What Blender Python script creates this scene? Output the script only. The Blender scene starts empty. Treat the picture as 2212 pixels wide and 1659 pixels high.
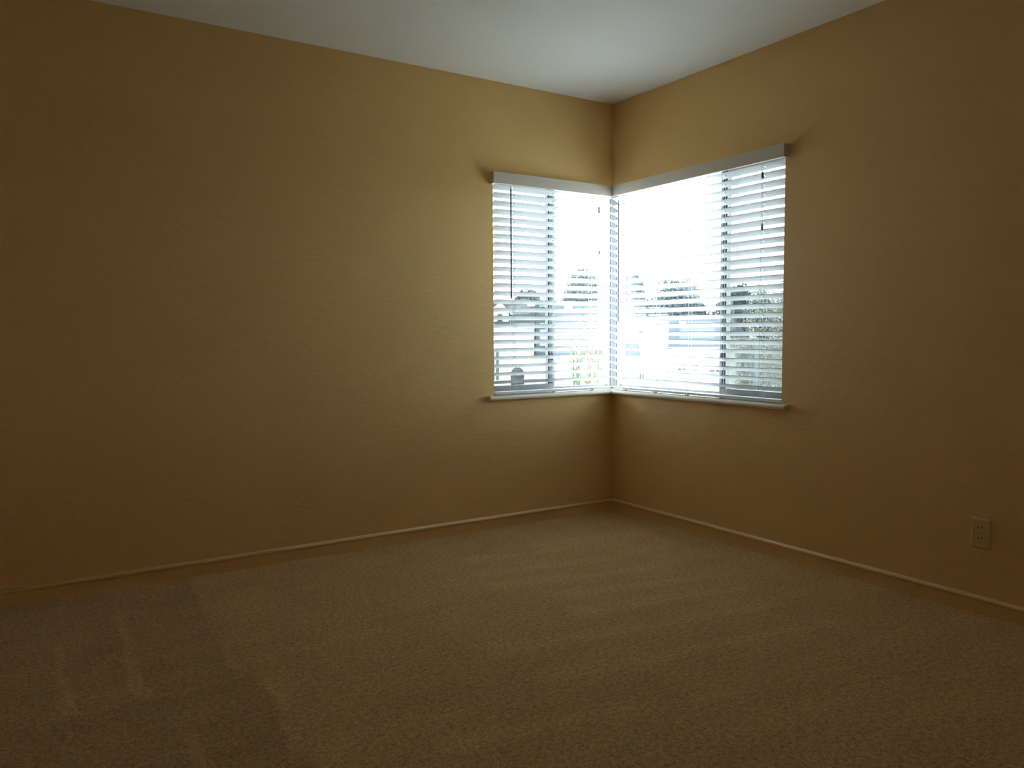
import bpy, bmesh, math, random
import numpy as np
from mathutils import Vector, Matrix

C = bpy.context.scene.collection
SC = bpy.context.scene
R = math.radians

# ------------------------------------------------------------------ camera
YAW, PITCH, ROLL = 0.57122, -0.06276, -0.00501
CAM = Vector((-3.092, -3.682, 1.074))
fw = Vector((math.sin(YAW) * math.cos(PITCH), math.cos(YAW) * math.cos(PITCH), math.sin(PITCH)))
rt = Vector((math.cos(YAW), -math.sin(YAW), 0))
up = rt.cross(fw)
r2 = rt * math.cos(ROLL) + up * math.sin(ROLL)
u2 = up * math.cos(ROLL) - rt * math.sin(ROLL)
cam = bpy.data.objects.new('camera', bpy.data.cameras.new('camera'))
C.objects.link(cam)
cam.data.sensor_width = 36.0
cam.data.lens = 1693.4 / 2212 * 36.0
cam.data.clip_start = 0.05
cam.data.clip_end = 600
cam.matrix_world = Matrix(((r2.x, u2.x, -fw.x, CAM.x), (r2.y, u2.y, -fw.y, CAM.y), (r2.z, u2.z, -fw.z, CAM.z), (0, 0, 0, 1)))
SC.camera = cam

# ------------------------------------------------------------------ light: bright overcast sky through the corner windows
world = bpy.data.worlds.new('overcast_sky')
SC.world = world
world.use_nodes = True
wn = world.node_tree.nodes
bgn = wn.get('Background') or wn.new('ShaderNodeBackground')
bgn.inputs['Color'].default_value = (0.80, 0.91, 1.0, 1)
bgn.inputs['Strength'].default_value = 1.0
SC.view_settings.view_transform = 'Standard'
SC.view_settings.look = 'None'
SC.view_settings.gamma = 1.0
SC.view_settings.use_curve_mapping = False
SC.view_settings.exposure = 4.28
SC.cycles.max_bounces = 8
SC.cycles.diffuse_bounces = 6
SC.cycles.glossy_bounces = 2
SC.cycles.transparent_max_bounces = 12
SC.cycles.caustics_reflective = False
SC.cycles.caustics_refractive = False

# ------------------------------------------------------------------ materials
def nodes(name):
    m = bpy.data.materials.new(name)
    m.use_nodes = True
    nt = m.node_tree
    b = nt.nodes.get('Principled BSDF')
    return m, nt, b

def mat(name, col, rough=0.6, var=0.06, vscale=8.0, bump=0.0, bscale=60.0, metal=0.0, spec=0.5):
    m, nt, b = nodes(name)
    b.inputs['Roughness'].default_value = rough
    b.inputs['Metallic'].default_value = metal
    b.inputs['Specular IOR Level'].default_value = spec
    tc = nt.nodes.new('ShaderNodeTexCoord')
    n = nt.nodes.new('ShaderNodeTexNoise')
    n.inputs['Scale'].default_value = vscale
    n.inputs['Detail'].default_value = 5
    nt.links.new(tc.outputs['Object'], n.inputs['Vector'])
    mx = nt.nodes.new('ShaderNodeMix')
    mx.data_type = 'RGBA'
    mx.inputs[6].default_value = tuple(c * (1 - var) for c in col) + (1,)
    mx.inputs[7].default_value = tuple(min(1, c * (1 + var)) for c in col) + (1,)
    nt.links.new(n.outputs['Fac'], mx.inputs[0])
    nt.links.new(mx.outputs[2], b.inputs['Base Color'])
    if bump:
        n2 = nt.nodes.new('ShaderNodeTexNoise')
        n2.inputs['Scale'].default_value = bscale
        n2.inputs['Detail'].default_value = 4
        nt.links.new(tc.outputs['Object'], n2.inputs['Vector'])
        bp = nt.nodes.new('ShaderNodeBump')
        bp.inputs['Strength'].default_value = bump
        bp.inputs['Distance'].default_value = 0.004
        nt.links.new(n2.outputs['Fac'], bp.inputs['Height'])
        nt.links.new(bp.outputs['Normal'], b.inputs['Normal'])
    return m

WALL_COL = (0.78, 0.52, 0.21)

def plaster(name, col):
    """hand-trowelled painted plaster: broad waves, trowel ridges and fine grain, all as relief"""
    m, nt, b = nodes(name)
    b.inputs['Roughness'].default_value = 0.55
    b.inputs['Specular IOR Level'].default_value = 0.35
    tc = nt.nodes.new('ShaderNodeTexCoord')
    n = nt.nodes.new('ShaderNodeTexNoise')
    n.inputs['Scale'].default_value = 1.7
    n.inputs['Detail'].default_value = 6
    nt.links.new(tc.outputs['Object'], n.inputs['Vector'])
    mx = nt.nodes.new('ShaderNodeMix')
    mx.data_type = 'RGBA'
    mx.inputs[6].default_value = tuple(c * 0.965 for c in col) + (1,)
    mx.inputs[7].default_value = tuple(c * 1.035 for c in col) + (1,)
    nt.links.new(n.outputs['Fac'], mx.inputs[0])
    nt.links.new(mx.outputs[2], b.inputs['Base Color'])
    mp = nt.nodes.new('ShaderNodeMapping')
    mp.inputs['Rotation'].default_value = (0.5, 0.4, 0.6)
    mp.inputs['Scale'].default_value = (5.0, 9.0, 12.0)
    nt.links.new(tc.outputs['Object'], mp.inputs['Vector'])
    a = nt.nodes.new('ShaderNodeTexNoise')
    a.inputs['Scale'].default_value = 1.0
    a.inputs['Detail'].default_value = 7
    a.inputs['Roughness'].default_value = 0.62
    a.inputs['Distortion'].default_value = 1.2
    nt.links.new(mp.outputs['Vector'], a.inputs['Vector'])
    rr = nt.nodes.new('ShaderNodeMapRange')
    rr.interpolation_type = 'SMOOTHSTEP'
    rr.inputs['From Min'].default_value = 0.40
    rr.inputs['From Max'].default_value = 0.66
    nt.links.new(a.outputs['Fac'], rr.inputs['Value'])
    bp = nt.nodes.new('ShaderNodeBump')
    bp.inputs['Strength'].default_value = 0.26
    bp.inputs['Distance'].default_value = 0.003
    nt.links.new(rr.outputs['Result'], bp.inputs['Height'])
    f = nt.nodes.new('ShaderNodeTexNoise')
    f.inputs['Scale'].default_value = 140
    f.inputs['Detail'].default_value = 3
    nt.links.new(tc.outputs['Object'], f.inputs['Vector'])
    bp2 = nt.nodes.new('ShaderNodeBump')
    bp2.inputs['Strength'].default_value = 0.18
    bp2.inputs['Distance'].default_value = 0.001
    nt.links.new(f.outputs['Fac'], bp2.inputs['Height'])
    nt.links.new(bp.outputs['Normal'], bp2.inputs['Normal'])
    nt.links.new(bp2.outputs['Normal'], b.inputs['Normal'])
    return m

def carpet():
    """short cut pile: speckled yarn, tufted relief and the vacuum cleaner's brushed tracks"""
    m, nt, b = nodes('carpet_pile')
    L = nt.links
    b.inputs['Roughness'].default_value = 0.95
    b.inputs['Specular IOR Level'].default_value = 0.1
    b.inputs['Sheen Weight'].default_value = 0.15
    tc = nt.nodes.new('ShaderNodeTexCoord')
    def noise(scale, detail, rough=0.5, vec=None):
        n = nt.nodes.new('ShaderNodeTexNoise')
        n.inputs['Scale'].default_value = scale
        n.inputs['Detail'].default_value = detail
        n.inputs['Roughness'].default_value = rough
        L.new(vec or tc.outputs['Object'], n.inputs['Vector'])
        return n.outputs['Fac']
    def math2(op, a, c, clamp=False):
        n = nt.nodes.new('ShaderNodeMath')
        n.operation = op
        n.use_clamp = clamp
        for i, v in enumerate((a, c)):
            if v is None:
                continue
            if isinstance(v, (int, float)):
                n.inputs[i].default_value = v
            else:
                L.new(v, n.inputs[i])
        return n.outputs[0]
    speck = noise(170, 3, 0.7)
    tuft = noise(62, 3, 0.6)
    blot = noise(5, 4, 0.6)
    ramp = nt.nodes.new('ShaderNodeValToRGB')
    e = ramp.color_ramp.elements
    e[0].position = 0.35; e[0].color = (0.25, 0.165, 0.068, 1)
    e[1].position = 0.68; e[1].color = (0.92, 0.65, 0.31, 1)
    mid = e.new(0.51); mid.color = (0.62, 0.41, 0.172, 1)
    s = math2('ADD', math2('MULTIPLY', speck, 0.62), math2('MULTIPLY', tuft, 0.38))
    L.new(s, ramp.inputs['Fac'])
    att = nt.nodes.new('ShaderNodeAttribute')
    att.attribute_name = 'pile_lay'
    smp = nt.nodes.new('ShaderNodeMapping')
    smp.inputs['Rotation'].default_value = (0, 0, R(10))
    smp.inputs['Scale'].default_value = (0.9, 7.5, 1)
    L.new(tc.outputs['Object'], smp.inputs['Vector'])
    lay = noise(1.0, 4, 0.55, smp.outputs[0])
    k = math2('ADD', 0.955, math2('MULTIPLY', math2('SUBTRACT', blot, 0.5), 0.30))
    k = math2('ADD', k, math2('MULTIPLY', math2('SUBTRACT', lay, 0.5), 0.26))
    k = math2('ADD', k, att.outputs['Fac'])
    vm = nt.nodes.new('ShaderNodeVectorMath')
    vm.operation = 'SCALE'
    L.new(ramp.outputs['Color'], vm.inputs[0])
    L.new(k, vm.inputs['Scale'])
    L.new(vm.outputs[0], b.inputs['Base Color'])
    bp = nt.nodes.new('ShaderNodeBump')
    bp.inputs['Strength'].default_value = 0.7
    bp.inputs['Distance'].default_value = 0.006
    L.new(s, bp.inputs['Height'])
    L.new(bp.outputs['Normal'], b.inputs['Normal'])
    return m

def glass(name):
    """thin clear pane: lets light straight through and mirrors a little"""
    m, nt, b = nodes(name)
    nt.nodes.remove(b)
    out = nt.nodes.get('Material Output')
    t = nt.nodes.new('ShaderNodeBsdfTransparent')
    t.inputs['Color'].default_value = (0.93, 0.96, 0.95, 1)
    g = nt.nodes.new('ShaderNodeBsdfGlossy')
    g.inputs['Roughness'].default_value = 0.02
    mx = nt.nodes.new('ShaderNodeMixShader')
    mx.inputs[0].default_value = 0.05
    nt.links.new(t.outputs[0], mx.inputs[1])
    nt.links.new(g.outputs[0], mx.inputs[2])
    nt.links.new(mx.outputs[0], out.inputs['Surface'])
    return m

def screen_mesh():
    """woven insect screen, too fine to see its threads"""
    m, nt, b = nodes('insect_screen_weave')
    nt.nodes.remove(b)
    out = nt.nodes.get('Material Output')
    t = nt.nodes.new('ShaderNodeBsdfTransparent')
    d = nt.nodes.new('ShaderNodeBsdfDiffuse')
    d.inputs['Color'].default_value = (0.08, 0.085, 0.09, 1)
    mx = nt.nodes.new('ShaderNodeMixShader')
    mx.inputs[0].default_value = 0.66
    nt.links.new(t.outputs[0], mx.inputs[1])
    nt.links.new(d.outputs[0], mx.inputs[2])
    nt.links.new(mx.outputs[0], out.inputs['Surface'])
    return m

M = {
    'wall': plaster('beige_plaster', WALL_COL),
    'ceiling': mat('ceiling_paint', (0.80, 0.79, 0.72), 0.8, 0.015, 3, 0.12, 120),
    'carpet': carpet(),
    'base': mat('baseboard_paint', (0.78, 0.52, 0.21), 0.45, 0.04, 6, 0.06, 40),
    'bead': mat('bead_paint', (0.88, 0.66, 0.36), 0.4, 0.04, 6),
    'sill': mat('sill_gloss_paint', (0.82, 0.75, 0.62), 0.35, 0.03, 8, 0.04, 30),
    'slat': mat('white_slat_vinyl', (0.68, 0.69, 0.70), 0.4, 0.015, 30, 0.05, 90),
    'valance': mat('white_valance_vinyl', (0.64, 0.58, 0.50), 0.4, 0.02, 20, 0.04, 60),
    'cord': mat('white_cord', (0.80, 0.80, 0.79), 0.8, 0.04, 200),
    'wand': mat('smoke_grey_wand', (0.24, 0.225, 0.24), 0.4, 0.05, 30),
    'wand2': mat('clear_grey_wand', (0.15, 0.14, 0.155), 0.4, 0.05, 30),
    'tassel': mat('grey_tassel_plastic', (0.30, 0.27, 0.25), 0.45, 0.05, 60),
    'frame': mat('pale_grey_window_frame', (0.30, 0.305, 0.31), 0.4, 0.02, 12),
    'alu': mat('grey_aluminium', (0.42, 0.43, 0.44), 0.4, 0.04, 20, metal=0.6),
    'gasket': mat('dark_gasket_rubber', (0.04, 0.042, 0.05), 0.7, 0.1, 40),  # rubber strips and seams; also the painted shade in the bottom track
    'glass': glass('clear_glass'),
    'screen': screen_mesh(),
    'plate': mat('ivory_plate_plastic', (0.68, 0.50, 0.22), 0.35, 0.02, 30),
    'slot': mat('dark_slot', (0.03, 0.022, 0.014), 0.7, 0.1, 30),
    'screw': mat('ivory_screw', (0.45, 0.37, 0.22), 0.3, 0.05, 60),
    'lawn': mat('pale_ground', (0.30, 0.30, 0.28), 0.9, 0.2, 0.4, 0.2, 3),
    'asphalt': mat('pale_concrete', (0.55, 0.54, 0.53), 0.9, 0.08, 0.8, 0.2, 6),  # the street's own even pale concrete colour
    'stucco': mat('white_stucco', (0.82, 0.82, 0.80), 0.9, 0.04, 2, 0.3, 12),
    'stucco2': mat('cream_stucco', (0.76, 0.75, 0.70), 0.9, 0.04, 2, 0.3, 12),
    'shingle': mat('blue_grey_shingle', (0.034, 0.038, 0.043), 0.95, 0.15, 6, 0.4, 3, spec=0.05),
    'shingle2': mat('grey_shingle', (0.036, 0.037, 0.039), 0.95, 0.15, 6, 0.4, 3, spec=0.05),
    'trimw': mat('white_house_trim', (0.82, 0.83, 0.82), 0.6, 0.03, 3),
    'darkglass': mat('dark_house_glass', (0.045, 0.046, 0.047), 0.6, 0.1, 1, spec=0.1),
    'mint': mat('pale_green_shutter', (0.10, 0.12, 0.105), 0.8, 0.05, 4, spec=0.1),
    'bark': mat('grey_bark', (0.018, 0.015, 0.012), 0.95, 0.25, 6, 0.6, 12),
    'post': mat('pale_blue_post_paint', (0.10, 0.13, 0.145), 0.6, 0.06, 5, spec=0.1),
}
def leafmat(name, col, var=0.45):
    m = mat(name, col, 0.8, var, 2.2, spec=0.05)
    b = m.node_tree.nodes.get('Principled BSDF')
    b.inputs['Subsurface Weight'].default_value = 0.0
    return m
M['leaf_dark'] = leafmat('dark_blue_green_leaves', (0.045, 0.055, 0.062))
M['leaf_mid'] = leafmat('mid_green_leaves', (0.052, 0.064, 0.052))
M['leaf_pale'] = leafmat('pale_olive_leaves', (0.10, 0.105, 0.075))
M['leaf_grey'] = leafmat('grey_green_leaves', (0.20, 0.205, 0.175), 0.2)
M['leaf_yellow'] = leafmat('yellow_leaves', (0.20, 0.14, 0.06), 0.3)
M['leaf_green'] = leafmat('bright_green_leaves', (0.07, 0.115, 0.05), 0.35)
M['leaf_lime'] = leafmat('lime_leaves', (0.34, 0.36, 0.15), 0.35)

# ------------------------------------------------------------------ mesh helpers
class MB:
    def __init__(self):
        self.v = []
        self.f = []
    def quad(self, a, b, c, d):
        n = len(self.v)
        self.v += [tuple(a), tuple(b), tuple(c), tuple(d)]
        self.f.append((n, n + 1, n + 2, n + 3))
        return self
    def poly(self, pts):
        n = len(self.v)
        self.v += [tuple(p) for p in pts]
        self.f.append(tuple(range(n, n + len(pts))))
        return self
    def box(self, x0, x1, y0, y1, z0, z1):
        n = len(self.v)
        self.v += [(x0, y0, z0), (x1, y0, z0), (x1, y1, z0), (x0, y1, z0), (x0, y0, z1), (x1, y0, z1), (x1, y1, z1), (x0, y1, z1)]
        for q in ((0, 3, 2, 1), (4, 5, 6, 7), (0, 1, 5, 4), (1, 2, 6, 5), (2, 3, 7, 6), (3, 0, 4, 7)):
            self.f.append(tuple(n + i for i in q))
        return self
    def prism(self, prof, axis, a, b):
        """closed profile (list of 2D points) swept along axis 'x' or 'y' or 'z' from a to b"""
        def p(q, t):
            return {'x': (t, q[0], q[1]), 'y': (q[0], t, q[1]), 'z': (q[0], q[1], t)}[axis]
        n = len(self.v)
        k = len(prof)
        self.v += [p(q, a) for q in prof] + [p(q, b) for q in prof]
        for i in range(k):
            j = (i + 1) % k
            self.f.append((n + i, n + j, n + k + j, n + k + i))
        self.f.append(tuple(n + i for i in reversed(range(k))))
        self.f.append(tuple(n + k + i for i in range(k)))
        return self
    def prism_m(self, prof, axis, fa, fb):
        """as prism, but the end positions are functions of the profile point (mitred ends)"""
        def p(q, t):
            return {'x': (t, q[0], q[1]), 'y': (q[0], t, q[1]), 'z': (q[0], q[1], t)}[axis]
        n = len(self.v)
        k = len(prof)
        self.v += [p(q, fa(q)) for q in prof] + [p(q, fb(q)) for q in prof]
        for i in range(k):
            j = (i + 1) % k
            self.f.append((n + i, n + j, n + k + j, n + k + i))
        self.f.append(tuple(n + i for i in reversed(range(k))))
        self.f.append(tuple(n + k + i for i in range(k)))
        return self
    def tube(self, pts, rad, seg=6):
        pts = [Vector(p) for p in pts]
        rads = rad if isinstance(rad, (list, tuple)) else [rad] * len(pts)
        n0 = len(self.v)
        for i, p in enumerate(pts):
            d = (pts[min(i + 1, len(pts) - 1)] - pts[max(i - 1, 0)]).normalized()
            h = Vector((1, 0, 0)) if abs(d.z) > 0.9 else Vector((0, 0, 1))
            a = d.cross(h).normalized()
            b = d.cross(a)
            for s in range(seg):
                t = 2 * math.pi * s / seg
                self.v.append(tuple(p + (a * math.cos(t) + b * math.sin(t)) * rads[i]))
        for i in range(len(pts) - 1):
            for s in range(seg):
                s2 = (s + 1) % seg
                self.f.append((n0 + i * seg + s, n0 + i * seg + s2, n0 + (i + 1) * seg + s2, n0 + (i + 1) * seg + s))
        self.f.append(tuple(n0 + s for s in reversed(range(seg))))
        self.f.append(tuple(n0 + (len(pts) - 1) * seg + s for s in range(seg)))
        return self
    def grid(self, us, vs, w0, w1, filled, place):
        """slab on a u/v grid with some cells left open; place(u, v, w) gives the point"""
        nu, nv = len(us) - 1, len(vs) - 1
        ok = lambda i, j: 0 <= i < nu and 0 <= j < nv and filled(i, j)
        for i in range(nu):
            for j in range(nv):
                if not ok(i, j):
                    continue
                a, b, c, d = us[i], us[i + 1], vs[j], vs[j + 1]
                self.quad(place(a, c, w0), place(a, d, w0), place(b, d, w0), place(b, c, w0))
                self.quad(place(a, c, w1), place(b, c, w1), place(b, d, w1), place(a, d, w1))
                if not ok(i - 1, j): self.quad(place(a, c, w0), place(a, c, w1), place(a, d, w1), place(a, d, w0))
                if not ok(i + 1, j): self.quad(place(b, c, w0), place(b, d, w0), place(b, d, w1), place(b, c, w1))
                if not ok(i, j - 1): self.quad(place(a, c, w0), place(b, c, w0), place(b, c, w1), place(a, c, w1))
                if not ok(i, j + 1): self.quad(place(a, d, w0), place(a, d, w1), place(b, d, w1), place(b, d, w0))
        return self
    def mesh(self, name, material, weld=True, smooth=False, bevel=0.0):
        me = bpy.data.meshes.new(name)
        me.from_pydata(self.v, [], self.f)
        bm = bmesh.new()
        bm.from_mesh(me)
        if weld:
            bmesh.ops.remove_doubles(bm, verts=bm.verts, dist=1e-5)
            bmesh.ops.recalc_face_normals(bm, faces=bm.faces)
        if bevel:
            es = [e for e in bm.edges if len(e.link_faces) == 2 and e.calc_face_angle(0) > 0.6]
            bmesh.ops.bevel(bm, geom=es, offset=bevel, segments=2, affect='EDGES', profile=0.6)
        bm.to_mesh(me)
        bm.free()
        if smooth:
            for p in me.polygons:
                p.use_smooth = True
        me.materials.append(M[material] if isinstance(material, str) else material)
        return me
    def build(self, name, material, parent=None, **kw):
        o = bpy.data.objects.new(name, self.mesh(name, material, **kw))
        C.objects.link(o)
        if parent is not None:
            o.parent = parent
        return o

def thing(name, label, cat, loc=(0, 0, 0), rz=0.0, group=None):
    o = bpy.data.objects.new(name, None)
    C.objects.link(o)
    o.empty_display_size = 0.1
    o.location = loc
    o.rotation_euler = (0, 0, rz)
    o['label'] = label
    o['category'] = cat
    if group:
        o['group'] = group
    return o

def structure(o, label, cat=None):
    o['kind'] = 'structure'
    o['label'] = label
    o['category'] = cat or o.name.split('_')[0]
    return o

# ------------------------------------------------------------------ the room
H = 2.44
XW, YW = -4.40, -5.00           # the two walls behind the camera
T = 0.15                        # wall thickness
ZS, ZH = 0.716, 1.958           # window opening: underside of sill, head
LX, RY = -0.8435, -1.245        # far jambs of the two windows

def wall_left():
    xs = [XW - T, LX, T]
    zs = [-0.05, ZS, ZH, H + 0.05]
    return MB().grid(xs, zs, 0.0, T, lambda i, j: not (i == 1 and j == 1), lambda u, v, w: (u, w, v))
structure(wall_left().build('wall_left', 'wall'), 'beige plastered wall with the narrower part of the corner window', 'wall')
def wall_right():
    ys = [YW - T, RY, 0.0]
    zs = [-0.05, ZS, ZH, H + 0.05]
    return MB().grid(ys, zs, 0.0, T, lambda i, j: not (i == 1 and j == 1), lambda u, v, w: (w, u, v))
structure(wall_right().build('wall_right', 'wall'), 'beige plastered wall with the wider part of the corner window and a socket', 'wall')
structure(MB().box(XW - T, T, YW - T, YW, -0.05, H + 0.05).build('wall_back', 'wall'), 'beige plastered wall behind the viewpoint', 'wall')
structure(MB().box(XW - T, XW, YW, 0.0, -0.05, H + 0.05).build('wall_side', 'wall'), 'beige plastered wall beside the viewpoint, facing the window', 'wall')
def carpet_floor():
    """carpeted floor; the brushed lie of its pile (vacuum tracks) is stored per vertex"""
    nx, ny = 360, 410
    xs, ys = np.linspace(XW, 0, nx), np.linspace(YW, 0, ny)
    X, Y = np.meshgrid(xs, ys, indexing='ij')
    wx = 0.006 * np.sin(9 * Y + 3 * X) + 0.004 * np.sin(23 * Y - 7 * X + 1) + 0.003 * np.sin(51 * Y)
    wy = 0.006 * np.sin(8 * X - 2 * Y + 2) + 0.004 * np.sin(21 * X + 5 * Y) + 0.003 * np.sin(47 * X)
    X2, Y2 = X + wx, Y + wy
    def sm(v, a, b):
        t = np.clip((v - a) / (b - a), 0, 1)
        return t * t * (3 - 2 * t)
    def box(x0, x1, y0, y1, ex, ey):
        return sm(X2, x0 - ex, x0 + ex) * sm(-X2, -x1 - ex, -x1 + ex) * sm(Y2, y0 - ey, y0 + ey) * sm(-Y2, -y1 - ey, -y1 + ey)
    def streak(xa, ya, xb, yb, w, soft):
        ln = math.hypot(xb - xa, yb - ya)
        tx, ty = (xb - xa) / ln, (yb - ya) / ln
        t = (X2 - xa) * tx + (Y2 - ya) * ty
        d = np.abs(-(X2 - xa) * ty + (Y2 - ya) * tx)
        hw = np.maximum(t * w / ln, 0.008)
        return sm(-(d - hw), -soft * 1.6, soft) * sm(t, 0, 0.12) * sm(-t, -ln - 0.03, -ln + 0.03)
    k = -0.15 * box(-4.6, -2.46, -1.175, 0.05, 0.014, 0.02) - 0.19 * box(-4.6, -2.47, -2.3, -1.19, 0.03, 0.016)
    li = np.zeros_like(X)
    for a in [(-2.775, -0.30, -2.79, -1.165, 0.026), (-2.987, -0.50, -2.982, -1.175, 0.020), (-2.455, -0.12, -2.500, -1.16, 0.020),
              (-2.74, -1.38, -2.68, -1.85, 0.03), (-2.44, -1.2, -2.50, -1.75, 0.02)]:
        li = np.maximum(li, streak(*a, 0.009))
    so_ = np.zeros_like(X)
    for a in [(-0.42, -1.50, -1.30, -1.30, 0.05), (-0.45, -1.70, -1.75, -1.45, 0.05), (-0.40, -1.95, -1.75, -1.72, 0.04),
              (-0.45, -1.30, -1.25, -1.10, 0.05), (-0.50, -1.08, -1.40, -0.86, 0.05), (-0.55, -0.84, -1.35, -0.68, 0.04),
              (-1.20, -2.13, -2.15, -1.90, 0.04), (-0.6, -0.58, -1.3, -0.47, 0.04)]:
        so_ = np.maximum(so_, streak(*a, 0.025))
    k = k + 0.16 * li + 0.11 * so_
    co = np.stack([X, Y, np.zeros_like(X)], -1).reshape(-1, 3)
    idx = np.arange(nx * ny).reshape(nx, ny)
    f = np.stack([idx[:-1, :-1], idx[1:, :-1], idx[1:, 1:], idx[:-1, 1:]], -1).reshape(-1, 4)
    me = bpy.data.meshes.new('floor')
    me.from_pydata(co.tolist(), [], f.tolist())
    at = me.attributes.new('pile_lay', 'FLOAT', 'POINT')
    at.data.foreach_set('value', k.reshape(-1).astype(np.float32))
    me.materials.append(M['carpet'])
    o = bpy.data.objects.new('floor', me)
    C.objects.link(o)
    return o
structure(carpet_floor(), 'short-pile speckled beige carpet with vacuum tracks', 'floor')
structure(MB().box(XW, 0, YW, 0, H, H + 0.05).build('ceiling', 'ceiling'), 'plain white painted ceiling', 'ceiling')

structure(MB().box(XW - T, T, YW - T, T, -2.95, -0.05).build('wall_lower', 'wall'), 'ground-floor storey under the room', 'wall')

# baseboards: flat board with a half-round bead along its top
def baseboard(name, axis, a, b, sgn, at, label):
    """board along axis from a to b on the wall at coordinate `at`; sgn = direction into the room; mitred at the corner end b"""
    bt, bz = 0.010, 0.052
    prof = [(at, 0.0), (at + sgn * bt, 0.0), (at + sgn * bt, bz), (at, bz)]
    mit = lambda q: b - abs(q[0] - at)
    board = MB().prism_m(prof, axis, lambda q: a, mit).build(name, 'base')
    structure(board, label, 'baseboard')
    r = 0.0085
    pr = [(at, bz - 0.001), (at + sgn * 0.006, bz - 0.001)]
    for k in range(9):
        t = -math.pi / 2 + math.pi * k / 8
        pr.append((at + sgn * (0.006 + 0.0105 * math.cos(t)), bz + r - 0.001 + r * math.sin(t)))
    pr += [(at + sgn * 0.006, bz + 2 * r - 0.001), (at, bz + 2 * r + 0.001)]
    MB().prism_m(pr, axis, lambda q: a, mit).build('bead', 'bead', board, smooth=True)
baseboard('baseboard_left', 'x', XW, 0.0, -1, 0.0, 'beige baseboard with a half-round bead below the narrower window')
baseboard('baseboard_right', 'y', YW, 0.0, -1, 0.0, 'beige baseboard with a half-round bead below the socket wall window')
baseboard('baseboard_back', 'x', XW, 0.0, 1, YW, 'beige baseboard along the wall behind the viewpoint')
baseboard('baseboard_side', 'y', YW, 0.0, 1, XW, 'beige baseboard along the wall beside the viewpoint')

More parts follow.
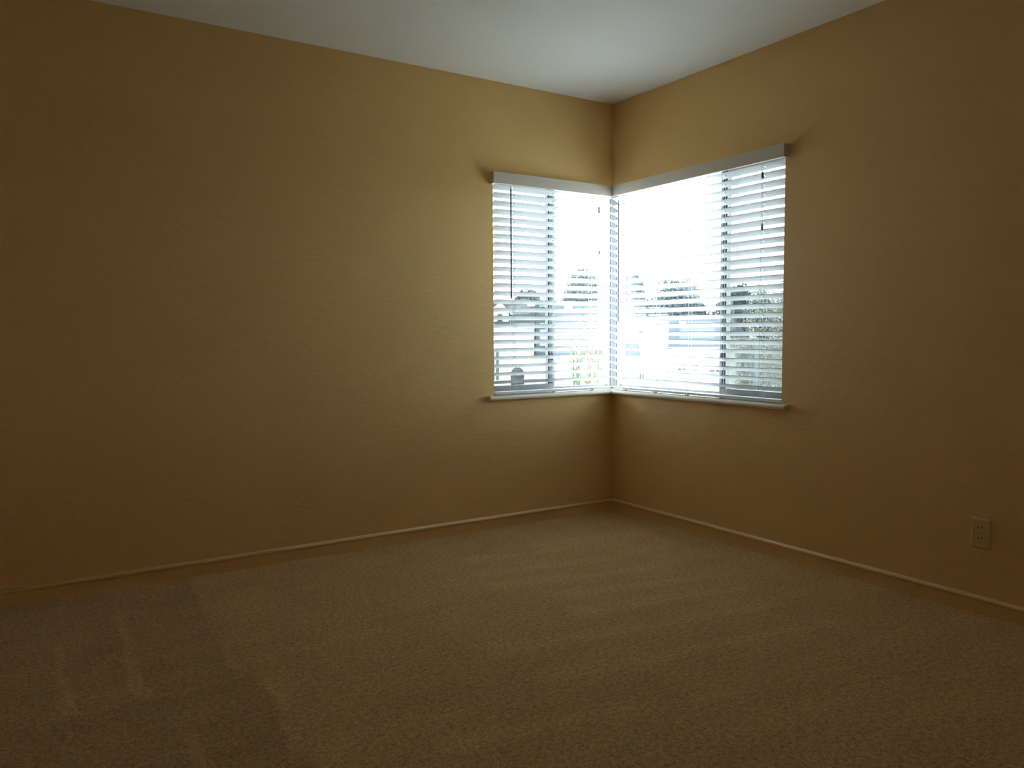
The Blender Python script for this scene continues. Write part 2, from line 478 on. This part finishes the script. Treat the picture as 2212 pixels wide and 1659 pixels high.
# ------------------------------------------------------------------ the two windows meeting at the corner
# local frame: x along the wall, y outwards, z up.  left window: as the room; right window: turned by -90 degrees
def window(name, rz, x0, x1, corner, label, sash, meet, screen_side):
    """x0..x1 opening, corner = x of the corner end, sash = (xa, xb) span of the sliding sash, meet = width span of the meeting stiles"""
    yf0, yf1 = 0.072, 0.128
    zb, zt = 0.738, ZH
    far = x0 if corner == x1 else x1
    sg = 1 if corner == x1 else -1        # direction from far jamb to corner
    cpost = corner + sg * 0.055
    # outer frame: far jamb, head and bottom track
    lo, hi = min(far, cpost), max(far, cpost)
    f = MB()
    f.box(lo, hi, yf0, yf1, zt - 0.020, zt)
    f.box(lo, hi, yf0, yf1, zb - 0.024, zb + 0.010)
    if sg > 0: f.box(lo, lo + 0.022, yf0, yf1, zb, zt)
    else: f.box(hi - 0.022, hi, yf0, yf1, zb, zt)
    frame = f.build(name, 'frame', bevel=0.002)
    frame.rotation_euler = (0, 0, rz)
    structure(frame, label, 'window')
    zi0, zi1 = zb + 0.010, zt - 0.020
    # bottom track: dark strip painted in for the shade below the sash
    MB().box(min(far + sg * 0.022, sash[1]), max(far + sg * 0.022, sash[1]), yf0 + 0.004, yf0 + 0.030, zi0, zi0 + 0.006).build('track_shade', 'gasket', frame)
    # fixed pane between meeting stile and corner
    ms0, ms1 = meet
    px0, px1 = (ms1, cpost) if sg > 0 else (cpost, ms0)
    s = MB()
    if sg > 0: s.box(ms0 + 0.028, ms1, 0.088, 0.122, zi0, zi1)
    else: s.box(ms0, ms1 - 0.028, 0.088, 0.122, zi0, zi1)
    s.build('meeting_stile', 'frame', frame, bevel=0.002)
    b = MB().box(px0, px1, 0.092, 0.120, zi0, zi0 + 0.018)
    b.build('glazing_bead', 'frame', frame, bevel=0.002)
    MB().box(px0 - 0.004, px1 + 0.004, 0.104, 0.108, zi0 + 0.012, zi1).build('pane', 'glass', frame)
    # sliding sash on the room side, towards the far jamb
    sa, sb = sash
    l2, h2 = min(sa, sb), max(sa, sb)
    st = 0.030
    sz0 = zi0 + 0.008
    sf = MB()
    sf.box(l2, h2, 0.074, 0.096, sz0, sz0 + 0.030)
    sf.box(l2, h2, 0.074, 0.096, zi1 - 0.018, zi1)
    sf.box(l2, l2 + st, 0.074, 0.096, sz0 + 0.030, zi1 - 0.018)
    sf.box(h2 - st, h2, 0.074, 0.096, sz0 + 0.030, zi1 - 0.018)
    sashes = sf.build('sliding_sash', 'frame', frame, bevel=0.0015)
    MB().box(l2 + st - 0.004, h2 - st + 0.004, 0.084, 0.087, sz0 + 0.026, zi1 - 0.014).build('pane', 'glass', sashes)
    # dark pile weather strips either side of the meeting stile of the sash
    if sg > 0:
        g0 = h2 - st
        strips = [(g0 - 0.004, g0 + 0.005), (g0 + 0.013, g0 + 0.020)]
    else:
        g0 = l2 + st
        strips = [(g0 - 0.005, g0 + 0.004), (g0 - 0.020, g0 - 0.013)]
    for a, c in strips:
        MB().box(a, c, 0.0725, 0.0745, sz0 + 0.03, zi1 - 0.018).build('weather_strip', 'gasket', sashes)
    # small cam latch on the meeting stile
    lx = (h2 - 0.012) if sg > 0 else (l2 + 0.012)
    la = MB()
    la.box(lx - 0.009, lx + 0.009, 0.066, 0.0745, 0.925, 0.965)
    la.tube([(lx, 0.064, 0.945), (lx - 0.02 * sg, 0.058, 0.962)], [0.005, 0.004], 8)
    la.build('latch', 'gasket', sashes, bevel=0.001)
    # insect screen outside the sash: aluminium rim and weave
    r = MB()
    y0, y1 = 0.116, 0.126
    r.box(l2, h2, y0, y1, zi0, zi0 + 0.016)
    r.box(l2, h2, y0, y1, zi1 - 0.016, zi1)
    r.box(l2, l2 + 0.016, y0, y1, zi0, zi1)
    r.box(h2 - 0.016, h2, y0, y1, zi0, zi1)
    rim = r.build('screen_rim', 'alu', frame)
    rim['label'] = 'grey aluminium rim of the insect screen'
    w = MB().quad((l2 + 0.01, 0.121, zi0), (h2 - 0.01, 0.121, zi0), (h2 - 0.01, 0.121, zi1), (l2 + 0.01, 0.121, zi1))
    w.build('insect_screen', 'screen', frame)['label'] = 'fine grey insect screen over the sliding sash'
    # sill board with a rounded nose, mitred into its neighbour at the corner
    nose, zt_, th = -0.034, 0.7375, 0.0245
    pr = [(0.072, zt_), (0.072, zt_ - th), (nose + th / 2, zt_ - th)]
    for k in range(1, 8):
        t = math.pi * k / 8
        pr.append((nose + th / 2 - th / 2 * math.sin(t), zt_ - th / 2 - th / 2 * math.cos(t)))
    pr.append((nose + th / 2, zt_))
    ends = -sg * 0.042
    sl = MB()
    # front part runs past the jamb in front of the wall, the back part fits the opening
    front = [q for q in pr if q[0] <= 0.0] + [(0.0, zt_), (0.0, zt_ - th)]
    front = sorted(front, key=lambda q: math.atan2(q[1] - (zt_ - th / 2), q[0] - nose / 2))
    sl.prism_m(front, 'x', lambda q: far + ends, lambda q: corner + sg * q[0])
    sl.prism_m([(0.0, zt_ - th), (0.072, zt_ - th), (0.072, zt_), (0.0, zt_)], 'x', lambda q: far + sg * 0.0005, lambda q: corner + sg * q[0])
    sl.build('window_sill', 'sill', frame, weld=True, bevel=0.003)
    return frame

LS = (-0.828, -0.392)          # left sash span (far jamb -> corner)
win1 = window('window_1', 0.0, LX, 0.0, 0.0, 'narrower sliding window left of the room corner, behind a blind', LS, (-0.440, -0.368), -1)
RS = (1.230, 0.795)
win2 = window('window_2', R(-90), 0.0, -RY, 0.0, 'wider sliding window right of the room corner, behind a blind', RS, (0.772, 0.842), 1)
# the mullion where the two windows meet
cp = MB()
cp.prism([(0.055, 0.072), (0.072, 0.055), (0.072, 0.034), (0.135, 0.034), (0.135, 0.135), (0.034, 0.135), (0.034, 0.072)], 'z', ZS, ZH)
post = cp.build('trim_1', 'frame', bevel=0.0015)
structure(post, 'pale grey corner mullion joining the two sliding windows', 'trim')
MB().box(0.0415, 0.046, 0.0705, 0.0725, 0.75, 1.90).build('glazing_seam', 'gasket', post)
MB().box(0.0705, 0.0725, 0.0415, 0.046, 0.75, 1.90).build('glazing_seam', 'gasket', post)

# ------------------------------------------------------------------ venetian blinds
TILT = R(-23.5)
def make_blind(label, rz, x0, x1, zf, pitch, nslat, ladders, wand, cordx, cond, corner, group):
    """x0..x1 slat span, zf = height of the room-side edge of the first full slat below the valance"""
    sg = 1 if corner == x1 or abs(x1) < 0.1 else -1
    t = thing('venetian_blind', label, 'blind', (0, 0, 0), rz, group)
    zb = 0.7375
    # slats: one shared mesh with routed cord slots
    yc = 0.0285
    holes = sorted(ladders)
    us = [x0]
    for h in holes:
        us += [h - 0.0032, h + 0.0032]
    us.append(x1)
    vs = [-0.025, -0.0085, 0.0085, 0.025]
    me = MB().grid(us, vs, -0.0014, 0.0014, lambda i, j: not (i % 2 == 1 and j == 1), lambda u, v, w: (u, v, w)).mesh('slat', 'slat')
    zfirst = zf + pitch
    zs = [zfirst - k * pitch - 0.0100 for k in range(nslat)]
    for z in zs:
        s = bpy.data.objects.new('slat', me)
        C.objects.link(s)
        s.parent = t
        s.location = (0, yc, z)
        s.rotation_euler = (TILT + random.uniform(-0.012, 0.012), 0, 0)
    # bottom rail
    rz0, rz1 = 0.7435, 0.7570
    rail = MB().box(x0, x1, yc - 0.0255, yc + 0.0255, rz0, rz1).build('bottom_rail', 'slat', t, bevel=0.002)
    for h in holes:
        bm_ = MB().tube([(h, yc, rz0 + 0.0005), (h, yc, rz0 - 0.0015), (h, yc, zb + 0.0003)], [0.0075, 0.0075, 0.0055], 10)
        bm_.build('cord_button', 'cord', rail)
        bm_ = MB().tube([(h, yc - 0.018, rz0 + 0.0005), (h, yc - 0.018, zb + 0.0012)], [0.0045, 0.0035], 8)
        bm_.build('cord_button', 'cord', rail)
    # head rail and valance with returns
    hr = MB()
    hr.box(x0, x1, yc - 0.027, yc + 0.027, 1.910, 1.947)
    hr.build('head_rail', 'frame', t)
    d, th = 0.042, 0.010
    zt, zv = 1.951, 1.890
    far = x0 if sg > 0 else x1
    fe = far - sg * 0.031
    va = MB()
    va.prism_m([(-d, zv), (-d + th, zv), (-d + th, zt - 0.006), (-d + 0.003, zt), (-d, zt)], 'x', lambda q: fe, lambda q: sg * q[0])
    ra, rb = (fe, fe + sg * th) if sg > 0 else (fe + sg * th, fe)
    va.box(ra, rb, -d + th, -0.0005, zv, zt)
    va.build('valance', 'valance', t, bevel=0.0012)
    # ladder cords with their rungs and the lift cord in the middle
    dy, dz = 0.0255 * math.cos(TILT), 0.0255 * math.sin(TILT)
    for h in holes:
        l = MB()
        l.tube([(h, yc - dy - 0.001, 1.912), (h, yc - dy - 0.001, rz1 - 0.002)], 0.0008, 5)
        l.tube([(h, yc + dy + 0.001, 1.912), (h, yc + dy + 0.001, rz1 - 0.002)], 0.0008, 5)
        l.tube([(h, yc, 1.912), (h, yc, rz1 - 0.001)], 0.0009, 5)
        for z in zs:
            l.tube([(h + 0.0045, yc - dy, z - dz - 0.0022), (h + 0.0045, yc + dy, z + dz - 0.0022)], 0.0006, 4)
        l.build('ladder_cord', 'cord', t)
    # tilt wand
    wx, wz0, wz1, wr, wm = wand
    w = MB()
    w.tube([(wx, -0.010, wz0), (wx, -0.010, wz0 - 0.012), (wx, -0.010, wz1 + 0.02), (wx, -0.010, wz1)], [wr * 0.7, wr, wr, wr * 0.9], 6)
    wo = w.build('tilt_wand', wm, t)
    MB().tube([(wx, 0.004, 1.912), (wx, -0.006, 1.888), (wx, -0.010, wz0 + 0.001), (wx, -0.010, wz0 - 0.006)], 0.0016, 6).build('wand_hook', 'cord', wo)
    # lift cords with joiner and tassel
    lc = MB()
    cy = -0.009
    c0, c1, c2, c3 = cond
    lc.tube([(cordx - 0.008, 0.0035, 1.912), (cordx - 0.005, cy, c0 + 0.03), (cordx, cy, c0)], 0.0009, 5)
    lc.tube([(cordx + 0.008, 0.0035, 1.912), (cordx + 0.005, cy, c0 + 0.03), (cordx, cy, c0)], 0.0009, 5)
    lc.tube([(cordx + 0.001, cy, c1), (cordx + 0.002, cy, c2)], 0.0010, 5)
    lco = lc.build('lift_cord', 'cord', t)
    MB().tube([(cordx - 0.0015, cy, c0 + 0.001), (cordx - 0.001, cy, c0 - 0.003), (cordx + 0.0008, cy, c1 + 0.003), (cordx + 0.001, cy, c1)], [0.0052, 0.0064, 0.0060, 0.0048], 10).build('cord_joiner', 'tassel', lco)
    MB().tube([(cordx + 0.002, cy, c2 + 0.001), (cordx + 0.002, cy, c2 - 0.008), (cordx + 0.002, cy, c3 + 0.004), (cordx + 0.002, cy, c3)], [0.0024, 0.0046, 0.0058, 0.0044], 10).build('tassel', 'tassel', lco)
    return t
random.seed(4)
make_blind('white slatted blind on the narrower window left of the corner', 0.0, -0.8325, 0.0010, 1.850, 0.04480, 25,
           [-0.700, -0.421, -0.140], (-0.733, 1.878, 1.273, 0.0046, 'wand'), -0.112, (1.824, 1.792, 1.570, 1.549), 0.0, 'white venetian blinds in the corner')
make_blind('white slatted blind on the wider window right of the corner', R(-90), -0.0143, 1.2385, 1.846, 0.04480, 25,
           [0.095, 0.356, 0.606, 0.856, 1.105], (0.066, 1.866, 1.148, 0.0040, 'wand2'), 1.121, (1.846, 1.817, 1.602, 1.571), 0.0, 'white venetian blinds in the corner')

# ------------------------------------------------------------------ wall socket
so = thing('wall_socket', 'ivory plastic double socket low on the wall right of the window', 'socket', (0, -2.170, 0.2535), R(-90))
# local: x along the wall (towards the viewpoint), -y into the room
pw, ph, pd = 0.0350, 0.0572, 0.0055
pl = MB()
for sgn in (1,):
    a = [(-pw, 0, 0), (pw, 0, 0), (pw, 0, 2 * ph), (-pw, 0, 2 * ph)]
    i_ = 0.004
    c = [(-pw + i_, -pd, i_), (pw - i_, -pd, i_), (pw - i_, -pd, 2 * ph - i_), (-pw + i_, -pd, 2 * ph - i_)]
    m_ = [(-pw, -pd * 0.55, 0), (pw, -pd * 0.55, 0), (pw, -pd * 0.55, 2 * ph), (-pw, -pd * 0.55, 2 * ph)]
    pl.poly([c[0], c[1], c[2], c[3]])
    pl.poly([a[3], a[2], a[1], a[0]])
    for k in range(4):
        j = (k + 1) % 4
        pl.quad(a[k], a[j], m_[j], m_[k])
        pl.quad(m_[k], m_[j], c[j], c[k])
pl.build('cover_plate', 'plate', so)
for zc in (ph + 0.0195, ph - 0.0195):
    prof = []
    for k in range(16):
        t = 2 * math.pi * k / 16
        prof.append((max(-0.0165, min(0.0165, 0.0185 * math.cos(t))), zc + max(-0.0135, min(0.0135, 0.0165 * math.sin(t)))))
    rc = MB().prism(prof, 'y', -pd - 0.0018, -pd + 0.001).build('receptacle', 'plate', so)
    for sx, hh in ((-0.0064, 0.0042), (0.0064, 0.0050)):
        MB().box(sx - 0.0015, sx + 0.0015, -pd - 0.0022, -pd - 0.0012, zc - hh + 0.003, zc + hh + 0.003).build('slot', 'slot', rc)
MB().tube([(0, -pd + 0.001, ph), (0, -pd - 0.001, ph), (0, -pd - 0.0016, ph)], [0.0035, 0.0035, 0.0022], 10).build('screw', 'screw', so)

# ------------------------------------------------------------------ outdoors: the street below, seen through the slats
GZ = -2.9
def street(u, v, z=GZ):  # outdoor u, v and heights were worked out from image pixels at chosen depths
    """street frame: u along the row of houses, v away from the building"""
    return (CAM.x + u * rt.x + v * math.sin(YAW), CAM.y + u * rt.y + v * math.cos(YAW), z)
gx, gy, _ = street(0, 80)
g = MB().box(gx - 260, gx + 260, gy - 260, gy + 260, GZ - 1.0, GZ).build('ground', 'lawn')
structure(g, 'pale open ground around the houses', 'ground')
rd = MB().box(-90, 90, 13, 38, 0.001, 0.03).build('street', 'asphalt')
rd.location = street(0, 0)
rd.rotation_euler = (0, 0, -YAW)
structure(rd, 'pale concrete street in front of the houses', 'street')

def hwindow(parent, x, z, w, h, y, arch=False, glassm='darkglass', trim='trimw'):
    """a framed window on a facade facing -y at depth y"""
    f = MB()
    if arch:
        pts = [(x - w / 2, z), (x + w / 2, z)]
        for k in range(11):
            t = math.pi * k / 10
            pts.append((x + w / 2 * math.cos(t), z + h - w / 2 + w / 2 * math.sin(t)))
        big = [(x + (px - x) * 1.28, z + (pz - z) * 1.06) for px, pz in pts]
        fo = MB().prism(big, 'y', y - 0.05, y + 0.02).build('window', trim, parent)
        MB().prism(pts, 'y', y - 0.07, y - 0.045).build('pane', glassm, fo)
    else:
        e = 0.08
        f.box(x - w / 2 - e, x + w / 2 + e, y - 0.05, y + 0.02, z - e, z)
        f.box(x - w / 2 - e, x + w / 2 + e, y - 0.05, y + 0.02, z + h, z + h + e)
        f.box(x - w / 2 - e, x - w / 2, y - 0.05, y + 0.02, z, z + h)
        f.box(x + w / 2, x + w / 2 + e, y - 0.05, y + 0.02, z, z + h)
        f.box(x - 0.025, x + 0.025, y - 0.045, y + 0.02, z, z + h)
        fo = f.build('window', trim, parent)
        MB().box(x - w / 2, x + w / 2, y - 0.012, y + 0.02, z, z + h).build('pane', glassm, fo)

def house(label, u, v, w, d, eave, ridge, wallm, roofm, over=0.4, gable=False):
    """house with walls from the ground to the eave and a ridge parallel (or, gable, across) to its facade"""
    t = thing('house', label, 'house', street(u, v), -YAW, 'houses across the street')
    hw = w / 2
    e, r = eave - GZ, ridge - GZ
    wl = MB()
    if gable:
        wl.prism([(-hw, 0), (hw, 0), (hw, e), (0, r - 0.15), (-hw, e)], 'y', 0, d)
    else:
        wl.prism([(0, 0), (d, 0), (d, e), (d / 2, r - 0.15), (0, e)], 'x', -hw, hw)
    wl.build('wall', wallm, t)
    rf = MB()
    th = 0.16
    sl = (r - e) / ((hw if gable else d / 2))
    if gable:
        for s in (-1, 1):
            p = [(s * (hw + over), e - sl * over), (0, r), (0, r + th), (s * (hw + over), e - sl * over + th)]
            rf.prism(p, 'y', -over, d + over)
    else:
        p = [(-over, e - sl * over), (d / 2, r), (d / 2, r + th), (-over, e - sl * over + th)]
        rf.prism(p, 'x', -hw - over, hw + over)
        p = [(d + over, e - sl * over), (d / 2, r), (d / 2, r + th), (d + over, e - sl * over + th)]
        rf.prism(p, 'x', -hw - over, hw + over)
    ro = rf.build('roof', roofm, t)
    fa = MB()
    if not gable:
        fa.box(-hw - over, hw + over, -over - 0.04, -over + 0.005, e - sl * over - 0.10, e - sl * over + th)
        fa.build('fascia', 'trimw', ro)
    return t, e, r

# white house with the arched ground-floor window (left end of the view)
hA, e, r = house('white house with arched window and a dormer, across the street at the far left', -1.0, 46, 4.9, 8.5, 1.66, 3.05, 'stucco', 'shingle2', 0.35)
hwindow(hA, 1.32, -0.82 - 2.0 - GZ, 0.80, 2.0, 0, arch=True)
hwindow(hA, 0.02, -1.6 - GZ, 0.46, 1.75, 0, arch=False, glassm='mint')
hwindow(hA, -1.45, -1.5 - GZ, 0.8, 1.2, 0)
dm = MB()
dz0, dz1 = e + 0.0, e + 1.25
dm.prism([(-0.20, dz0), (0.82, dz0), (0.82, dz0 + 0.75), (0.31, dz1), (-0.20, dz0 + 0.75)], 'y', 0.1, 3.6)
do = dm.build('dormer', 'trimw', hA)
for s in (-1, 1):
    MB().prism([(0.31, dz1), (0.31 + s * 0.72, dz0 + 0.57), (0.31 + s * 0.72, dz0 + 0.65), (0.31, dz1 + 0.08)], 'y', 0.0, 3.6).build('dormer_roof', 'trimw', do)
MB().box(0.16, 0.46, 0.05, 0.14, dz0 + 0.12, dz0 + 0.62).build('dormer_pane', 'darkglass', do)
def roof_hatch(parent, x, yy, e, r, d, w=0.6, l=0.5):
    sl = (r - e) / (d / 2)
    z = e + sl * yy + 0.16
    mb = MB().prism([(yy, z - 0.05), (yy + l, z - 0.05 + sl * l), (yy + l, z + 0.12 + sl * l), (yy, z + 0.14)], 'x', x - w / 2, x + w / 2)
    o = mb.build('skylight', 'trimw', parent)
    MB().prism([(yy + 0.06, z + 0.14 + sl * 0.03), (yy + l - 0.06, z + 0.12 + sl * (l - 0.03)), (yy + l - 0.06, z + 0.15 + sl * (l - 0.03)), (yy + 0.06, z + 0.17 + sl * 0.03)], 'x', x - w / 2 + 0.07, x + w / 2 - 0.07).build('pane', 'darkglass', o)
roof_hatch(hA, 2.25, 3.1, e, r, 8.5, 0.5, 0.4)

# low wide house with the big blue-grey roof
hB, e, r = house('low wide house with a big blue-grey roof and two skylights', 3.85, 39.6, 4.6, 4.8, 0.12, 2.66, 'stucco', 'shingle', 0.3)
roof_hatch(hB, -0.85, 1.95, e, r, 4.8, 0.42, 0.2)
roof_hatch(hB, 1.30, 1.9, e, r, 4.8, 0.42, 0.2)
hwindow(hB, 1.2, -1.4 - GZ, 0.9, 0.8, 0)

# tall white house in the middle
hC, e, r = house('tall white house with small windows, just right of the corner mullion', 7.6, 48, 3.9, 9.0, 1.35, 2.05, 'stucco', 'shingle2', 0.02)
hwindow(hC, 0.30, 0.96 - GZ, 0.30, 0.38, 0, arch=True)
hwindow(hC, 0.35, -1.75 - GZ, 0.28, 0.55, 0)
hwindow(hC, -1.0, -1.75 - GZ, 0.5, 0.6, 0)

# long house with the shallow blue-grey roof
hD, e, r = house('long house with a shallow blue-grey roof, in front of the dark trees', 12.25, 48, 5.3, 10.0, 0.12, 2.05, 'stucco2', 'shingle', 0.03)
roof_hatch(hD, -1.0, 3.6, e, r, 10.0, 0.4, 0.3)
hwindow(hD, -1.85, -1.15 - GZ, 0.5, 0.36, 0)
hwindow(hD, -1.0, -1.2 - GZ, 0.2, 0.4, 0)
hwindow(hD, 0.2, -1.3 - GZ, 0.7, 0.42, 0)

# plain white wall added behind the houses to cover ground and horizon between them
gw = thing('gap_cover_wall', 'long white wall added behind the row of houses as a gap cover', 'wall', street(0, 58.0), -YAW)
MB().box(-12, 26, 0, 0.25, 0, 3.3).build('wall_body', 'stucco', gw)
MB().box(-12, 26, -0.06, 0.31, 3.3, 3.42).build('coping', 'trimw', gw)

# trees: trunk, limbs and a crown of separate leaf blades
def leaves(mb, c, rad, n, size, rng, flat=1.0, upright=0.0):
    for _ in range(n):
        while True:
            p = Vector((rng.uniform(-1, 1), rng.uniform(-1, 1), rng.uniform(-1, 1)))
            if 0.15 < p.length < 1:
                break
        q = Vector(c) + Vector((p.x * rad[0], p.y * rad[1], p.z * rad[2]))
        d = Vector((rng.gauss(0, 1), rng.gauss(0, 1), rng.gauss(0, 1) + upright)).normalized()
        a = d.cross(Vector((rng.gauss(0, 1), rng.gauss(0, 1), rng.gauss(0, 1)))).normalized()
        s = size * rng.uniform(0.6, 1.3)
        n0 = len(mb.v)
        mb.v += [tuple(q - d * s), tuple(q + a * s * 0.45), tuple(q + d * s), tuple(q - a * s * 0.45)]
        mb.f.append((n0, n0 + 1, n0 + 2, n0 + 3))

def tree(label, u, v, ztop, zlow, rad, lm, seed, n=6000, size=0.18, blobs=12, name='tree', group='trees behind the houses'):
    rng = random.Random(seed)
    t = thing(name, label, 'tree', street(u, v), rng.uniform(0, 6), group)
    hi, lo = ztop - GZ, zlow - GZ
    mid = (hi + lo) / 2
    tr = MB()
    tr.tube([(0, 0, -0.1), (0.05, 0.02, lo * 0.5), (0.0, 0.06, lo + 0.3), (0.05, 0, mid)], [0.20, 0.15, 0.12, 0.05], 8)
    tr.build('trunk', 'bark', t, smooth=True)
    mb = MB()
    br = MB()
    for b in range(blobs):
        ang = rng.uniform(0, 2 * math.pi)
        rr_ = rad * rng.uniform(0.15, 0.62)
        z = lo + (hi - lo) * rng.uniform(0.25, 0.78)
        if b == 0:
            rr_, z = 0.1, hi - (hi - lo) * 0.30
        c = (rr_ * math.cos(ang), rr_ * math.sin(ang), z)
        br.tube([(0, 0.04, lo + 0.2), (c[0] * 0.5, c[1] * 0.5, (lo + 0.2 + z) / 2 + 0.1), c], [0.07, 0.045, 0.02], 5)
        k = rng.uniform(0.75, 1.1)
        leaves(mb, c, (rad * 0.50 * k, rad * 0.50 * k, (hi - lo) * 0.30 * k), n // blobs, size, rng)
    br.build('branches', 'bark', t)
    mb.build('crown', lm, t, weld=False)
    return t

tree('dark tree rising behind the big blue-grey roof, beside the window mullion', 4.7, 60, 5.9, 0.5, 1.9, 'leaf_mid', 11)
tree('dark blue-green tree behind the skylights of the big blue-grey roof', 7.2, 70, 6.6, 0.5, 2.7, 'leaf_dark', 12)
tree('dark tree just left of the corner mullion, over the roof ridge', 8.2, 61, 5.9, 0.2, 1.5, 'leaf_dark', 13)
tree('pale olive tree over the roof of the white house at the far left', 1.5, 61.0, 4.5, 1.2, 1.5, 'leaf_pale', 14)
tree('dark tree just right of the corner mullion, behind the tall white house', 10.0, 65, 6.0, 0.5, 1.4, 'leaf_dark', 15)
tree('low mid-green tree between the dark tree clumps, above the tall white house', 11.9, 68, 4.1, 0.8, 1.5, 'leaf_mid', 16)
tree('broad dark blue-green tree behind the shallow blue-grey roof', 14.1, 64, 5.6, 0.3, 2.5, 'leaf_dark', 17, 8000)
tree('dark tree standing low behind the right mullion of the wider window', 18.2, 64, 4.9, 0.4, 2.0, 'leaf_mid', 18)
tree('mid-green tree in front of the dark one at the right mullion', 17.0, 60, 3.4, 0.0, 1.4, 'leaf_mid', 19)
tree('tall grey-green tree at the right edge of the wider window', 7.75, 22, 2.95, -1.0, 0.75, 'leaf_grey', 20, 12000, 0.045, name='tree', group='trees by the right sash')
tree('grey-green tree left of the tallest one, seen through the right sash', 8.75, 27.5, 2.7, 0.0, 0.65, 'leaf_grey', 21, 8000, 0.045, name='tree', group='trees by the right sash')
tree('small grey-green tree close beside the right mullion', 8.45, 30.5, 2.35, 0.6, 0.38, 'leaf_grey', 22, 5000, 0.04, name='tree', group='trees by the right sash')

# clipped hedge behind the right sash
rng = random.Random(31)
hd = thing('hedge', 'long grey-green hedge filling the lower part of the right sash', 'hedge', street(6.6, 19.0), -YAW)
core = MB()
core.box(-1.15, 2.3, 0.0, 0.9, 0.0, 3.70)
core.build('hedge_body', 'leaf_grey', hd)
mb = MB()
for _ in range(26000):
    x = rng.uniform(-1.2, 2.35)
    f_ = rng.random()
    if f_ < 0.6:
        q = (x, rng.uniform(-0.12, 0.03), rng.uniform(0, 3.75))
    else:
        q = (x, rng.uniform(0, 0.9), 3.70 + rng.uniform(-0.05, 0.16))
    d = Vector((rng.gauss(0, 1), rng.gauss(0, 1), rng.gauss(0, 1))).normalized()
    a = d.cross(Vector((rng.gauss(0, 1), rng.gauss(0, 1), rng.gauss(0, 1)))).normalized()
    s = rng.uniform(0.02, 0.045)
    n0 = len(mb.v)
    q = Vector(q)
    mb.v += [tuple(q - d * s), tuple(q + a * s * .5), tuple(q + d * s), tuple(q - a * s * .5)]
    mb.f.append((n0, n0 + 1, n0 + 2, n0 + 3))
mb.build('hedge_leaves', 'leaf_grey', hd, weld=False)

# pale blue metal post in front of the hedge
po = thing('metal_post', 'slim pale blue metal post in front of the hedge', 'post', street(4.37, 14.0), -YAW)
MB().tube([(0, 0, 0.0), (0, 0, 3.85)], 0.033, 12).build('shaft', 'post', po, smooth=True)
MB().tube([(0, 0, 3.05), (0, 0, 3.12), (0, 0, 3.16)], [0.062, 0.062, 0.04], 12).build('collar', 'post', po)
MB().tube([(0, 0, 3.85), (0, 0, 3.88), (0, 0, 3.91)], [0.04, 0.04, 0.015], 12).build('cap', 'post', po)

# tall shrub with yellow leaves close to the building, near the corner
rng = random.Random(41)
sh = thing('leafy_shrub', 'tall shrub with yellow and green pointed leaves, just left of the corner mullion', 'shrub', street(1.52, 15.0), -YAW)
stm = MB()
yl, gl = MB(), MB()
def blade(mb, q, d, s, w):
    d = d.normalized()
    a = d.cross(Vector((rng.gauss(0, 1), rng.gauss(0, 1), rng.gauss(0, 1)))).normalized()
    n0 = len(mb.v)
    mb.v += [tuple(q), tuple(q + d * s * 0.45 + a * w), tuple(q + d * s + Vector((0, 0, -0.12 * s))), tuple(q + d * s * 0.45 - a * w)]
    mb.f.append((n0, n0 + 1, n0 + 2, n0 + 3))
for k in range(16):
    bx, by = rng.uniform(-0.35, 0.45), rng.uniform(-0.3, 0.3)
    tx = bx * 1.25 + rng.uniform(-0.08, 0.12)
    top = 3.25 + rng.uniform(0.35, 1.3) * (0.6 + 0.6 * (bx + 0.35))
    stm.tube([(bx * 0.6, by * 0.6, 0), (bx, by, top * 0.6), (tx, by, top)], [0.018, 0.013, 0.006], 5)
    for j in range(44):
        z = top - (top - 1.6) * (j / 44) ** 1.1
        f_ = z / top
        q = Vector((bx + (tx - bx) * max(0, (f_ - 0.6) / 0.4), by, z))
        an = rng.uniform(0, 2 * math.pi)
        d = Vector((math.cos(an), math.sin(an), rng.uniform(0.3, 1.6)))
        mb = yl if (z > 2.75 and bx > -0.18 and rng.random() < 0.8) or rng.random() < 0.2 else gl
        blade(mb, q, d, rng.uniform(0.14, 0.28), rng.uniform(0.018, 0.040))
stm.build('stems', 'bark', sh)
yl.build('yellow_leaves', 'leaf_yellow', sh, weld=False)
gl.build('green_leaves', 'leaf_green', sh, weld=False)

# low yellow-green bushes by the street
def bush(label, u, v, w, h, lm, seed, base=GZ):
    rg = random.Random(seed)
    t = thing('bush', label, 'bush', street(u, v), 0, 'low bushes outside')
    mb, st = MB(), MB()
    for k in range(5):
        x, y = rg.uniform(-w * 0.3, w * 0.3), rg.uniform(-w * 0.3, w * 0.3)
        st.tube([(x * 0.3, y * 0.3, 0), (x, y, h * 0.6)], [0.02, 0.008], 5)
        leaves(mb, (x, y, h * 0.62), (w * 0.34, w * 0.34, h * 0.36), 420, 0.055, rg, upright=0.4)
    st.build('stems', 'bark', t)
    mb.build('foliage', lm, t, weld=False)
bush('low yellow-green bush left of the right mullion', 5.05, 19.0, 0.55, 2.62, 'leaf_lime', 51)
bush('low lime bush at the foot of the hedge, left of the post', 5.15, 17.4, 0.5, 2.72, 'leaf_lime', 52)
bush('low lime bush at the foot of the hedge, right of the post', 5.85, 17.2, 0.6, 2.66, 'leaf_lime', 53)
